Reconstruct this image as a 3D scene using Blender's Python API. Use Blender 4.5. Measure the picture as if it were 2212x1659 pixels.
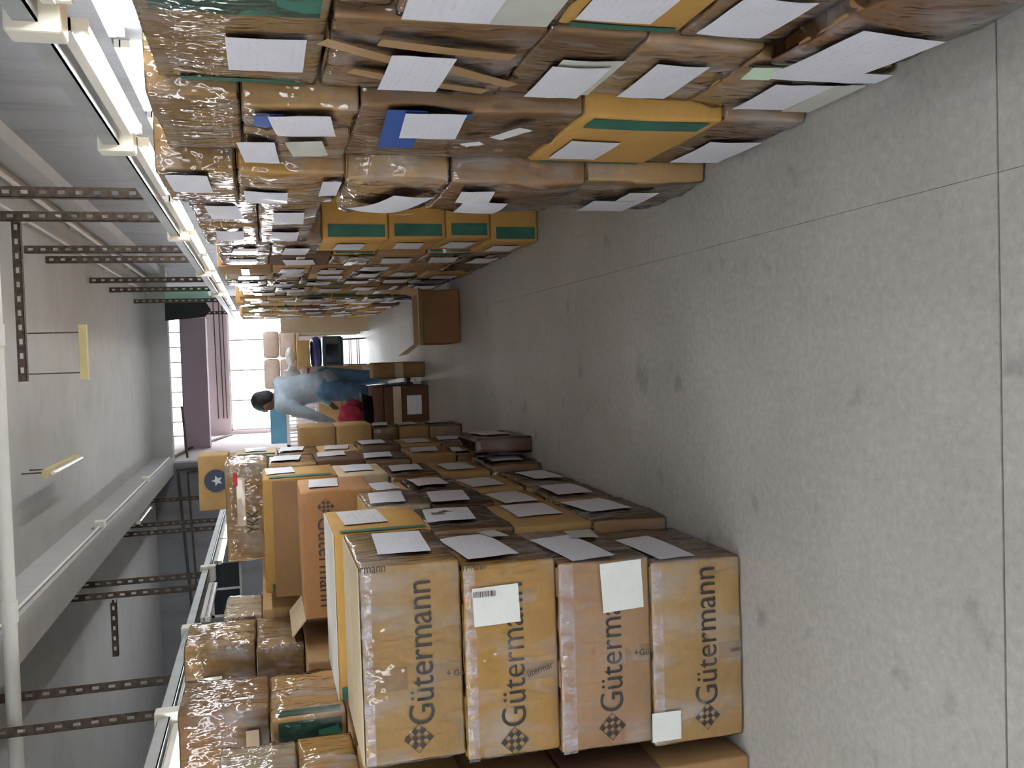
import bpy, bmesh, math, random
from mathutils import Vector, Matrix, noise

# ------------------------------------------------------------------ reset
for o in list(bpy.data.objects):
    bpy.data.objects.remove(o)
S = bpy.context.scene
C = S.collection
R = math.radians
rng = random.Random(7)

# ------------------------------------------------------------------ camera
# the phone was held so that the picture lies on its side: world up is picture left
cam_d = bpy.data.cameras.new('camera')
cam = bpy.data.objects.new('camera', cam_d)
C.objects.link(cam)
right = Vector((0.99900644, 0.02196923, -0.03877477))
down = Vector((-0.03177933, -0.25880236, -0.96540738))
fwd = Vector((-0.03124426, 0.96568043, -0.25784705))
m = Matrix((down, right, -fwd)).transposed().to_4x4()
m.translation = (0, 0, 1.5)
cam.matrix_world = m
cam_d.sensor_fit = 'HORIZONTAL'
cam_d.sensor_width = 36.0
cam_d.lens = 36.0 * 2000 / 2212
cam_d.clip_start = 0.05
cam_d.clip_end = 200
S.camera = cam

# ------------------------------------------------------------------ world, exposure
w = bpy.data.worlds.new('sky')
S.world = w
w.use_nodes = True
w.node_tree.nodes['Background'].inputs[0].default_value = (0.93, 0.96, 1.0, 1)
w.node_tree.nodes['Background'].inputs[1].default_value = 12.0
S.view_settings.view_transform = 'Standard'
S.view_settings.look = 'None'
S.view_settings.gamma = 1.0
S.view_settings.use_curve_mapping = False
S.view_settings.exposure = 0.55
TUBE = 44.0
S.cycles.max_bounces = 6
S.cycles.diffuse_bounces = 3
S.cycles.glossy_bounces = 2
S.cycles.adaptive_threshold = 0.06

# ------------------------------------------------------------------ materials
MATS = {}
def nodes(name):
    mt = bpy.data.materials.new(name)
    mt.use_nodes = True
    nt = mt.node_tree
    b = nt.nodes['Principled BSDF']
    MATS[name] = mt
    return mt, nt, b

def setv(b, **k):
    names = {'rough': 'Roughness', 'metal': 'Metallic', 'coat': 'Coat Weight', 'coatr': 'Coat Roughness', 'spec': 'Specular IOR Level'}
    for a, v in k.items():
        b.inputs[names[a]].default_value = v

def ramp(nt, fac, c0, c1, p0=0.3, p1=0.7):
    r = nt.nodes.new('ShaderNodeValToRGB')
    r.color_ramp.elements[0].position = p0
    r.color_ramp.elements[1].position = p1
    r.color_ramp.elements[0].color = (*c0, 1)
    r.color_ramp.elements[1].color = (*c1, 1)
    nt.links.new(fac, r.inputs[0])
    return r.outputs[0]

def coords(nt, scale=(1, 1, 1), per_object=True, kind='Object'):
    tc = nt.nodes.new('ShaderNodeTexCoord')
    mp = nt.nodes.new('ShaderNodeMapping')
    nt.links.new(tc.outputs[kind], mp.inputs[0])
    mp.inputs['Scale'].default_value = scale
    if per_object:
        oi = nt.nodes.new('ShaderNodeObjectInfo')
        ml = nt.nodes.new('ShaderNodeMath')
        ml.operation = 'MULTIPLY'
        ml.inputs[1].default_value = 37.0
        nt.links.new(oi.outputs['Random'], ml.inputs[0])
        cb = nt.nodes.new('ShaderNodeCombineXYZ')
        for i in range(3):
            nt.links.new(ml.outputs[0], cb.inputs[i])
        nt.links.new(cb.outputs[0], mp.inputs['Location'])
    return mp.outputs[0]

def tex(nt, vec, scale, detail=4, rough=0.55):
    n = nt.nodes.new('ShaderNodeTexNoise')
    n.inputs['Scale'].default_value = scale
    n.inputs['Detail'].default_value = detail
    n.inputs['Roughness'].default_value = rough
    nt.links.new(vec, n.inputs['Vector'])
    return n.outputs['Fac']

def mixc(nt, fac, a, b, mode='MIX'):
    mx = nt.nodes.new('ShaderNodeMix')
    mx.data_type = 'RGBA'
    mx.blend_type = mode
    for s_, i in ((fac, 0), (a, 6), (b, 7)):
        if isinstance(s_, (int, float)):
            mx.inputs[i].default_value = s_
        elif isinstance(s_, tuple):
            mx.inputs[i].default_value = (*s_, 1)
        else:
            nt.links.new(s_, mx.inputs[i])
    return mx.outputs[2]

def bump(nt, b, h, strength, dist=0.01):
    bp = nt.nodes.new('ShaderNodeBump')
    bp.inputs['Strength'].default_value = strength
    bp.inputs['Distance'].default_value = dist
    nt.links.new(h, bp.inputs['Height'])
    nt.links.new(bp.outputs[0], b.inputs['Normal'])

def card(name, c0, c1, rough=0.75, vary=0.25):
    mt, nt, b = nodes(name)
    v = coords(nt)
    n1 = tex(nt, v, 3.0, 5)
    col = ramp(nt, n1, c0, c1)
    v2 = coords(nt, (1, 1, 3))
    n2 = tex(nt, v2, 30, 4)
    col = mixc(nt, 0.10, col, ramp(nt, n2, tuple(x * 0.6 for x in c0), tuple(min(1, x * 1.3) for x in c1)))
    oi = nt.nodes.new('ShaderNodeObjectInfo')
    mr = nt.nodes.new('ShaderNodeMapRange')
    mr.inputs[3].default_value = 1 - vary
    mr.inputs[4].default_value = 1 + vary * 0.6
    nt.links.new(oi.outputs['Random'], mr.inputs[0])
    hs = nt.nodes.new('ShaderNodeHueSaturation')
    nt.links.new(mr.outputs[0], hs.inputs['Value'])
    nt.links.new(col, hs.inputs['Color'])
    nt.links.new(hs.outputs[0], b.inputs['Base Color'])
    setv(b, rough=rough)
    bump(nt, b, n2, 0.15, 0.003)
    return mt

def plain(name, c, rough=0.6, metal=0.0, var=0.12, scale=6.0, coat=0.0, bmp=0.0):
    mt, nt, b = nodes(name)
    n1 = tex(nt, coords(nt), scale, 5)
    col = ramp(nt, n1, tuple(x * (1 - var) for x in c), tuple(min(1, x * (1 + var)) for x in c))
    nt.links.new(col, b.inputs['Base Color'])
    setv(b, rough=rough, metal=metal, coat=coat)
    if bmp:
        bump(nt, b, n1, bmp, 0.01)
    return mt

card('kraft', (0.44, 0.255, 0.09), (0.59, 0.37, 0.155))
card('golden', (0.46, 0.245, 0.055), (0.58, 0.33, 0.085), vary=0.15)
card('brown', (0.285, 0.15, 0.055), (0.40, 0.23, 0.10))
card('dark_brown', (0.10, 0.045, 0.022), (0.17, 0.08, 0.04))
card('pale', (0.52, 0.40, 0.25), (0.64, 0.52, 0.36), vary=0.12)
card('sand', (0.45, 0.275, 0.10), (0.57, 0.375, 0.15), vary=0.05)
card('ochre', (0.52, 0.29, 0.065), (0.60, 0.36, 0.10), vary=0.04)
card('rosy', (0.46, 0.27, 0.14), (0.55, 0.34, 0.18), vary=0.05)
card('rust_box', (0.31, 0.145, 0.055), (0.43, 0.225, 0.09))
card('white_card', (0.55, 0.53, 0.47), (0.68, 0.66, 0.60), vary=0.1)
plain('green', (0.025, 0.125, 0.085), 0.6, var=0.3, scale=9)
plain('blue_print', (0.025, 0.085, 0.33), 0.5)
plain('red_print', (0.5, 0.04, 0.04), 0.6)
plain('ink', (0.035, 0.03, 0.025), 0.55)
plain('navy_print', (0.03, 0.05, 0.09), 0.5)
plain('white_print', (0.7, 0.72, 0.72), 0.6)
plain('kraft_tape', (0.42, 0.26, 0.125), 0.22, var=0.08, coat=0.5)
plain('tan_tape', (0.5, 0.38, 0.26), 0.25, coat=0.5)
plain('mint', (0.36, 0.62, 0.50), 0.6)
plain('mint_tag', (0.55, 0.70, 0.52), 0.7)
plain('grey_paint', (0.50, 0.50, 0.49), 0.75, var=0.06, scale=2)
plain('white_paint', (0.62, 0.61, 0.57), 0.55, var=0.05)
plain('cream_plastic', (0.70, 0.68, 0.58), 0.4, var=0.04)
plain('tray_metal', (0.36, 0.38, 0.38), 0.45, 0.5, var=0.15)
plain('dark_metal', (0.10, 0.10, 0.105), 0.5, 0.6)
plain('rusty', (0.10, 0.075, 0.055), 0.8, 0.3, var=0.5, scale=30)
plain('black', (0.012, 0.012, 0.014), 0.45)
plain('charcoal_cloth', (0.02, 0.022, 0.022), 0.9)
plain('pink_wall', (0.70, 0.60, 0.61), 0.8, var=0.05, scale=1.5)
plain('mauve', (0.40, 0.32, 0.37), 0.8, var=0.05, scale=1.5)
plain('beige_bale', (0.62, 0.47, 0.38), 0.5, coat=0.3, bmp=0.3)
plain('blue_board', (0.10, 0.28, 0.42), 0.5)
plain('violet_plastic', (0.03, 0.035, 0.15), 0.2, coat=0.8)
plain('tv_shell', (0.02, 0.045, 0.06), 0.35)
plain('white_plastic', (0.75, 0.75, 0.76), 0.35, coat=0.2, bmp=0.4)
plain('tub_navy', (0.008, 0.011, 0.02), 0.4)
plain('crimson_cloth', (0.30, 0.018, 0.04), 0.85, bmp=0.3)
plain('skin', (0.20, 0.095, 0.055), 0.55)
plain('hair', (0.012, 0.01, 0.009), 0.6, scale=60, bmp=0.6)
plain('shirt', (0.36, 0.44, 0.52), 0.85, var=0.08, scale=20)
plain('jeans', (0.10, 0.21, 0.36), 0.85, var=0.2, scale=14)
plain('shoe', (0.02, 0.02, 0.02), 0.6)
plain('yellow_batten', (0.52, 0.44, 0.22), 0.6)
plain('pale_pallet', (0.50, 0.42, 0.28), 0.8)

def emit(name, c, s):
    mt, nt, b = nodes(name)
    b.inputs['Base Color'].default_value = (0.9, 0.9, 0.9, 1)
    b.inputs['Emission Color'].default_value = (*c, 1)
    b.inputs['Emission Strength'].default_value = s
emit('tube_glow', (0.94, 0.975, 1.0), TUBE)
plain('tube_off', (0.72, 0.74, 0.74), 0.25, coat=0.5)

def wallmat(name, c0, c1, dirt=0.5):
    mt, nt, b = nodes(name)
    v = coords(nt, per_object=False)
    col = ramp(nt, tex(nt, v, 0.9, 6, 0.6), c0, c1)
    v2 = coords(nt, (1, 1, 0.15), per_object=False)
    st = ramp(nt, tex(nt, v2, 3.5, 6, 0.7), (0.55, 0.54, 0.53), (1, 1, 1), 0.3, 0.52)
    col = mixc(nt, dirt, col, st, 'MULTIPLY')
    nt.links.new(col, b.inputs['Base Color'])
    setv(b, rough=0.85)
    bump(nt, b, tex(nt, v, 14, 5), 0.12, 0.01)
wallmat('wall_paint', (0.18, 0.185, 0.20), (0.24, 0.24, 0.26), 0.6)
wallmat('ceiling_paint', (0.385, 0.39, 0.385), (0.45, 0.45, 0.445), 0.25)
wallmat('beam_paint', (0.37, 0.375, 0.37), (0.42, 0.42, 0.415), 0.2)

def floormat():
    mt, nt, b = nodes('concrete')
    v = coords(nt, per_object=False)
    a = ramp(nt, tex(nt, v, 1.3, 7, 0.6), (0.37, 0.357, 0.335), (0.475, 0.462, 0.437), 0.3, 0.7)
    f = ramp(nt, tex(nt, v, 42, 4, 0.7), (0.72, 0.72, 0.70), (1.15, 1.12, 1.1), 0.3, 0.7)
    col = mixc(nt, 0.7, a, f, 'MULTIPLY')
    sp = ramp(nt, tex(nt, v, 5.5, 3, 0.5), (0.6, 0.6, 0.6), (1, 1, 1), 0.26, 0.37)
    col = mixc(nt, 0.8, col, sp, 'MULTIPLY')
    lt = ramp(nt, tex(nt, v, 17, 2, 0.5), (0, 0, 0), (1, 1, 1), 0.72, 0.78)
    col = mixc(nt, lt, col, (0.42, 0.42, 0.40))
    nt.links.new(col, b.inputs['Base Color'])
    setv(b, rough=0.46)
    bump(nt, b, tex(nt, v, 60, 2), 0.06, 0.003)
floormat()
plain('joint', (0.13, 0.125, 0.12), 0.9)

def papermat(name, c, rows, dens):
    mt, nt, b = nodes(name)
    uv = coords(nt, (1, 1, 1), False, 'UV')
    oi = nt.nodes.new('ShaderNodeObjectInfo')
    sep = nt.nodes.new('ShaderNodeSeparateXYZ')
    nt.links.new(uv, sep.inputs[0])
    # rows of handwriting: narrow stripes broken by a noise
    wv = nt.nodes.new('ShaderNodeMath'); wv.operation = 'MULTIPLY'; wv.inputs[1].default_value = rows
    nt.links.new(sep.outputs[1], wv.inputs[0])
    fr = nt.nodes.new('ShaderNodeMath'); fr.operation = 'FRACT'
    nt.links.new(wv.outputs[0], fr.inputs[0])
    band = nt.nodes.new('ShaderNodeMath'); band.operation = 'COMPARE'
    band.inputs[1].default_value = 0.5; band.inputs[2].default_value = 0.22
    nt.links.new(fr.outputs[0], band.inputs[0])
    mp = nt.nodes.new('ShaderNodeMapping'); mp.inputs['Scale'].default_value = (34, rows * 2.2, 1)
    cb = nt.nodes.new('ShaderNodeCombineXYZ')
    ml = nt.nodes.new('ShaderNodeMath'); ml.operation = 'MULTIPLY'; ml.inputs[1].default_value = 50
    nt.links.new(oi.outputs['Random'], ml.inputs[0]); nt.links.new(ml.outputs[0], cb.inputs[0]); nt.links.new(ml.outputs[0], cb.inputs[1])
    nt.links.new(uv, mp.inputs[0]); nt.links.new(cb.outputs[0], mp.inputs['Location'])
    n = tex(nt, mp.outputs[0], 1.0, 2)
    scr = nt.nodes.new('ShaderNodeMath'); scr.operation = 'GREATER_THAN'; scr.inputs[1].default_value = dens
    nt.links.new(n, scr.inputs[0])
    mp2 = nt.nodes.new('ShaderNodeMapping'); mp2.inputs['Scale'].default_value = (3, 3, 1)
    nt.links.new(uv, mp2.inputs[0]); nt.links.new(cb.outputs[0], mp2.inputs['Location'])
    g = nt.nodes.new('ShaderNodeMath'); g.operation = 'GREATER_THAN'; g.inputs[1].default_value = 0.47
    nt.links.new(tex(nt, mp2.outputs[0], 1.0, 1), g.inputs[0])
    m1 = nt.nodes.new('ShaderNodeMath'); m1.operation = 'MULTIPLY'
    nt.links.new(band.outputs[0], m1.inputs[0]); nt.links.new(scr.outputs[0], m1.inputs[1])
    m2 = nt.nodes.new('ShaderNodeMath'); m2.operation = 'MULTIPLY'
    nt.links.new(m1.outputs[0], m2.inputs[0]); nt.links.new(g.outputs[0], m2.inputs[1])
    m3 = nt.nodes.new('ShaderNodeMath'); m3.operation = 'MULTIPLY'; m3.inputs[1].default_value = 0.2
    nt.links.new(m2.outputs[0], m3.inputs[0])
    tint = ramp(nt, tex(nt, uv, 2.0, 3), tuple(x * 0.93 for x in c), c)
    col = mixc(nt, m3.outputs[0], tint, (0.22, 0.22, 0.27))
    nt.links.new(col, b.inputs['Base Color'])
    setv(b, rough=0.6, coat=0.15)
papermat('paper', (0.74, 0.74, 0.80), 9, 0.56)
papermat('printed_paper', (0.74, 0.73, 0.75), 7, 0.48)
papermat('sticker', (0.72, 0.73, 0.69), 6, 0.62)
plain('pouch', (0.62, 0.63, 0.56), 0.3, coat=0.6, bmp=0.2)

def filmmat():
    mt, nt, b = nodes('film')
    nt.nodes.remove(b)
    out = nt.nodes['Material Output']
    v = coords(nt, (1, 1, 0.5))
    n1 = tex(nt, v, 9, 3, 0.62)
    v2 = coords(nt, (1.5, 1.5, 0.35))
    n2 = tex(nt, v2, 26, 1, 0.6)
    bp = nt.nodes.new('ShaderNodeBump'); bp.inputs['Strength'].default_value = 0.8; bp.inputs['Distance'].default_value = 0.025
    nt.links.new(n1, bp.inputs['Height'])
    bp2 = nt.nodes.new('ShaderNodeBump'); bp2.inputs['Strength'].default_value = 0.6; bp2.inputs['Distance'].default_value = 0.012
    nt.links.new(n2, bp2.inputs['Height']); nt.links.new(bp.outputs[0], bp2.inputs['Normal'])
    tr = nt.nodes.new('ShaderNodeBsdfTransparent'); tr.inputs[0].default_value = (0.97, 0.97, 0.96, 1)
    gl = nt.nodes.new('ShaderNodeBsdfGlossy'); gl.inputs['Roughness'].default_value = 0.085
    nt.links.new(bp2.outputs[0], gl.inputs['Normal'])
    df = nt.nodes.new('ShaderNodeBsdfDiffuse'); df.inputs[0].default_value = (0.62, 0.60, 0.60, 1)
    nt.links.new(bp.outputs[0], df.inputs['Normal'])
    fr = nt.nodes.new('ShaderNodeFresnel'); fr.inputs['IOR'].default_value = 1.5
    nt.links.new(bp2.outputs[0], fr.inputs['Normal'])
    ad = nt.nodes.new('ShaderNodeMath'); ad.operation = 'ADD'; ad.inputs[1].default_value = 0.01; ad.use_clamp = True
    nt.links.new(fr.outputs[0], ad.inputs[0])
    hz = ramp(nt, n1, (0.01, 0.01, 0.01), (0.36, 0.36, 0.36), 0.48, 0.70)
    ma = nt.nodes.new('ShaderNodeMixShader'); nt.links.new(hz, ma.inputs[0]); nt.links.new(tr.outputs[0], ma.inputs[1]); nt.links.new(df.outputs[0], ma.inputs[2])
    mb = nt.nodes.new('ShaderNodeMixShader'); nt.links.new(ad.outputs[0], mb.inputs[0]); nt.links.new(ma.outputs[0], mb.inputs[1]); nt.links.new(gl.outputs[0], mb.inputs[2])
    nt.links.new(mb.outputs[0], out.inputs[0])
filmmat()
def glassmat():
    mt, nt, b = nodes('glass')
    nt.nodes.remove(b)
    tr = nt.nodes.new('ShaderNodeBsdfTransparent')
    gl = nt.nodes.new('ShaderNodeBsdfGlossy'); gl.inputs['Roughness'].default_value = 0.05
    mx = nt.nodes.new('ShaderNodeMixShader'); mx.inputs[0].default_value = 0.05
    nt.links.new(tr.outputs[0], mx.inputs[1]); nt.links.new(gl.outputs[0], mx.inputs[2])
    nt.links.new(mx.outputs[0], nt.nodes['Material Output'].inputs[0])
    # bunched stretch film: milky, shiny
    mt, nt, b = nodes('film_bunch')
    nt.nodes.remove(b)
    tr = nt.nodes.new('ShaderNodeBsdfTransparent')
    pr = nt.nodes.new('ShaderNodeBsdfPrincipled')
    pr.inputs['Base Color'].default_value = (0.66, 0.62, 0.70, 1)
    pr.inputs['Roughness'].default_value = 0.18
    v = coords(nt, (5, 5, 3))
    n1 = tex(nt, v, 5, 4, 0.6)
    bump(nt, pr, n1, 0.9, 0.02)
    mx = nt.nodes.new('ShaderNodeMixShader')
    nt.links.new(ramp(nt, n1, (0.04, 0.04, 0.04), (0.6, 0.6, 0.6), 0.38, 0.72), mx.inputs[0])
    nt.links.new(tr.outputs[0], mx.inputs[1]); nt.links.new(pr.outputs[0], mx.inputs[2])
    nt.links.new(mx.outputs[0], nt.nodes['Material Output'].inputs[0])
glassmat()
plain('dark_glass', (0.012, 0.016, 0.024), 0.08, coat=0.6)

# ------------------------------------------------------------------ helpers
def link(name, me, mat, parent=None, loc=(0, 0, 0), rot=(0, 0, 0), smooth=False):
    o = bpy.data.objects.new(name, me)
    C.objects.link(o)
    if mat and not me.materials:
        me.materials.append(MATS[mat])
    o.location = loc
    o.rotation_euler = rot
    if parent:
        o.parent = parent
    if smooth:
        for p in me.polygons:
            p.use_smooth = True
    return o

def tag(o, label=None, cat=None, group=None, kind=None):
    if label: o['label'] = label
    if cat: o['category'] = cat
    if group: o['group'] = group
    if kind: o['kind'] = kind
    return o

def thing(name, label, cat, loc=(0, 0, 0), rz=0.0, group=None):
    o = bpy.data.objects.new(name, None)
    o.empty_display_size = 0.1
    C.objects.link(o)
    o.location = loc
    o.rotation_euler = (0, 0, rz)
    return tag(o, label, cat, group)

def bmesh_mesh(name, bm):
    bmesh.ops.recalc_face_normals(bm, faces=bm.faces[:])
    me = bpy.data.meshes.new(name)
    bm.to_mesh(me)
    bm.free()
    return me

def abox(bm, x0, x1, y0, y1, z0, z1, bev=0.0):
    r = bmesh.ops.create_cube(bm, size=1)
    vs = r['verts']
    for v in vs:
        v.co = Vector(((x0 + x1) / 2 + v.co.x * (x1 - x0), (y0 + y1) / 2 + v.co.y * (y1 - y0), (z0 + z1) / 2 + v.co.z * (z1 - z0)))
    if bev > 0:
        es = list({e for v in vs for e in v.link_edges})
        bmesh.ops.bevel(bm, geom=es, offset=bev, segments=2, affect='EDGES', profile=0.5)

def boxmesh(name, *boxes, bev=0.0):
    bm = bmesh.new()
    for b in boxes:
        abox(bm, *b, bev=bev)
    return bmesh_mesh(name, bm)

def cyl(bm, p0, p1, r0, r1=None, seg=12):
    p0, p1 = Vector(p0), Vector(p1)
    r1 = r0 if r1 is None else r1
    d = p1 - p0
    q = d.to_track_quat('Z', 'Y').to_matrix().to_4x4()
    mt = Matrix.Translation((p0 + p1) / 2) @ q
    bmesh.ops.create_cone(bm, cap_ends=True, segments=seg, radius1=r0, radius2=r1, depth=d.length, matrix=mt)

def cylmesh(name, *cs, seg=12):
    bm = bmesh.new()
    for c in cs:
        cyl(bm, *c, seg=seg)
    return bmesh_mesh(name, bm)

def pathtube(bm, pts, r, seg=8):
    for a, b in zip(pts[:-1], pts[1:]):
        cyl(bm, a, b, r, seg=seg)
    for p in pts[1:-1]:
        bmesh.ops.create_icosphere(bm, subdivisions=1, radius=r * 1.02, matrix=Matrix.Translation(p))

def rbox(name, hx, hy, h, r=0.012, n=4, bulge=0.006, na=0.003, nf=5.0, seed=0.0, crush=None, out=0.0, crease=0.0):
    """a carton shell: rounded corners, slightly bowed and dented sides, base at z=0"""
    hz = h / 2
    def axis(a):
        r_ = min(r, a * 0.4)
        inner = [-(a - r_) + 2 * (a - r_) * i / n for i in range(n + 1)]
        return [-a, -a + r_ * 0.35] + inner + [a - r_ * 0.35, a]
    ax, ay, az = axis(hx), axis(hy), axis(hz)
    N = len(ax) - 1
    bm = bmesh.new()
    vs = {}
    off = Vector((seed * 3.1, seed * 1.7, seed * 5.3))
    for i in range(N + 1):
        for j in range(N + 1):
            for k in range(N + 1):
                if not (i in (0, N) or j in (0, N) or k in (0, N)):
                    continue
                p = Vector((ax[i], ay[j], az[k]))
                rr = min(r, hx * .4, hy * .4, hz * .4)
                c = Vector((max(-hx + rr, min(hx - rr, p.x)), max(-hy + rr, min(hy - rr, p.y)), max(-hz + rr, min(hz - rr, p.z))))
                d = p - c
                q = c + d.normalized() * rr if d.length > 1e-9 else p
                s = [1 - (p.x / hx) ** 2, 1 - (p.y / hy) ** 2, 1 - (p.z / hz) ** 2]
                if i in (0, N): q.x += math.copysign(bulge * s[1] * s[2], p.x)
                if j in (0, N): q.y += math.copysign(bulge * s[0] * s[2], p.y)
                if k == N: q.z += bulge * 0.2 * s[0] * s[1]
                nv = noise.noise_vector(p * nf + off) * na
                if out:
                    rg = (1 - min(1, abs(noise.noise(Vector((p.x * 11, p.y * 11, p.z * 7)) + off)) * 2.6)) ** 2
                    dirn = Vector((math.copysign(1, p.x) if i in (0, N) else 0, math.copysign(1, p.y) if j in (0, N) else 0, 0))
                    q += dirn * (out + crease * rg)
                if k == 0: nv.z = abs(nv.z) * 0.3
                q += nv
                if crush: q = crush(q, p)
                q.z = max(-hz, min(hz, q.z))
                vs[i, j, k] = bm.verts.new((q.x, q.y, q.z + hz))
    for a in range(N):
        for b in range(N):
            for f in ((0, 0), (0, 1), (1, 0), (1, 1), (2, 0), (2, 1)):
                e = f[1] * N
                idx = [(a, b), (a + 1, b), (a + 1, b + 1), (a, b + 1)]
                if f[0] == 0: ks = [(e, u, v) for u, v in idx]
                elif f[0] == 1: ks = [(u, e, v) for u, v in idx]
                else: ks = [(u, v, e) for u, v in idx]
                if f[1] == (1 if f[0] == 1 else 0): ks.reverse()
                bm.faces.new([vs[k] for k in ks])
    me = bpy.data.meshes.new(name)
    bm.to_mesh(me)
    bm.free()
    for p in me.polygons:
        p.use_smooth = True
    return me

# frame on a carton face: a along the face (x or y), b = height above base, o = offset outwards
def fpt(face, hx, hy, h, a, b, o):
    if face == 'R': return Vector((hx + o, a, b))
    if face == 'L': return Vector((-hx - o, a, b))
    if face == 'F': return Vector((a, -hy - o, b))
    return Vector((a, b, h + o))

def sheet(name, face, dims, a, b, wd, ht, tilt, off, mat, parent, seed=0.0, curl=0.004, nu=6, nv=4, bulge=0.0):
    hx, hy, h = dims
    bm = bmesh.new()
    uvl = bm.loops.layers.uv.new('UVMap')
    sgn = -1 if face == 'L' else 1
    t = R(tilt)
    vs = []
    for j in range(nv + 1):
        for i in range(nu + 1):
            u, v = i / nu, j / nv
            du, dv = (u - .5) * wd, (v - .5) * ht
            aa = du * math.cos(t) - dv * math.sin(t)
            bb = du * math.sin(t) + dv * math.cos(t)
            e = (abs(2 * u - 1) ** 6 + abs(2 * v - 1) ** 6) * 0.5
            o = off + curl * (0.5 + 0.5 * noise.noise(Vector((u * 2.5, v * 2.5, seed * 7.7)))) + curl * 0.8 * e * max(0, noise.noise(Vector((u * 1.3 + 9, v * 1.3, seed * 3.3))))
            A_, B_ = a + sgn * aa, b + bb
            if face != 'T':
                ha = hx if face == 'F' else hy
                o += bulge * max(0, 1 - (A_ / ha) ** 2) * max(0, 1 - ((B_ - h / 2) / (h / 2)) ** 2)
            vs.append((bm.verts.new(fpt(face, hx, hy, h, A_, B_, o)), (u, v)))
    for j in range(nv):
        for i in range(nu):
            q = [j * (nu + 1) + i, j * (nu + 1) + i + 1, (j + 1) * (nu + 1) + i + 1, (j + 1) * (nu + 1) + i]
            f = bm.faces.new([vs[k][0] for k in q])
            for l, k in zip(f.loops, q):
                l[uvl].uv = vs[k][1]
    me = bpy.data.meshes.new(name)
    bm.to_mesh(me)
    bm.free()
    return link(name, me, mat, parent, smooth=True)

TEXT = {}
def text_mesh(s, width, height=None, lean=0.0):
    key = (s, width, height)
    if key in TEXT:
        return TEXT[key]
    cu = bpy.data.curves.new('lettering', 'FONT')
    cu.body = s
    cu.resolution_u = 4
    ob = bpy.data.objects.new('lettering_tmp', cu)
    C.objects.link(ob)
    dg = bpy.context.evaluated_depsgraph_get()
    me = bpy.data.meshes.new_from_object(ob.evaluated_get(dg))
    bpy.data.objects.remove(ob)
    xs = [v.co.x for v in me.vertices]; ys = [v.co.y for v in me.vertices]
    sx = width / (max(xs) - min(xs))
    sy = (height / max(ys)) if height else sx
    x0 = min(xs)
    for v in me.vertices:
        v.co = Vector(((v.co.x - x0) * sx, 0.0, v.co.y * sy))
    me.name = 'lettering'
    TEXT[key] = me
    return me

def logo_mesh(size):
    bm = bmesh.new()
    n = 4
    s = size / math.sqrt(2) / n * 1.0
    def q(i, j): 
        x, z = (i - n / 2) * s, (j - n / 2) * s
        return Vector(((x - z) / math.sqrt(2), 0, (x + z) / math.sqrt(2)))
    for i in range(n):
        for j in range(n):
            if (i + j) % 2 == 0:
                bm.faces.new([bm.verts.new(q(*p)) for p in ((i, j), (i + 1, j), (i + 1, j + 1), (i, j + 1))])
    t = 0.06
    for a, b in (((0, 0), (n, 0)), ((n, 0), (n, n)), ((n, n), (0, n)), ((0, n), (0, 0))):
        A, B = q(*a), q(*b)
        bm.faces.new([bm.verts.new(p) for p in (A, B, B * (1 + t), A * (1 + t))])
    return bmesh_mesh('logo', bm)
LOGO = {}

ORD = ['zeroth', 'first', 'second', 'third', 'fourth', 'fifth', 'sixth', 'seventh', 'eighth', 'ninth', 'tenth', 'eleventh', 'twelfth',
       'thirteenth', 'fourteenth', 'fifteenth', 'sixteenth', 'seventeenth', 'eighteenth', 'nineteenth', 'twentieth', 'twenty-first', 'twenty-second', 'twenty-third', 'twenty-fourth']
SEED = [0]

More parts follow.
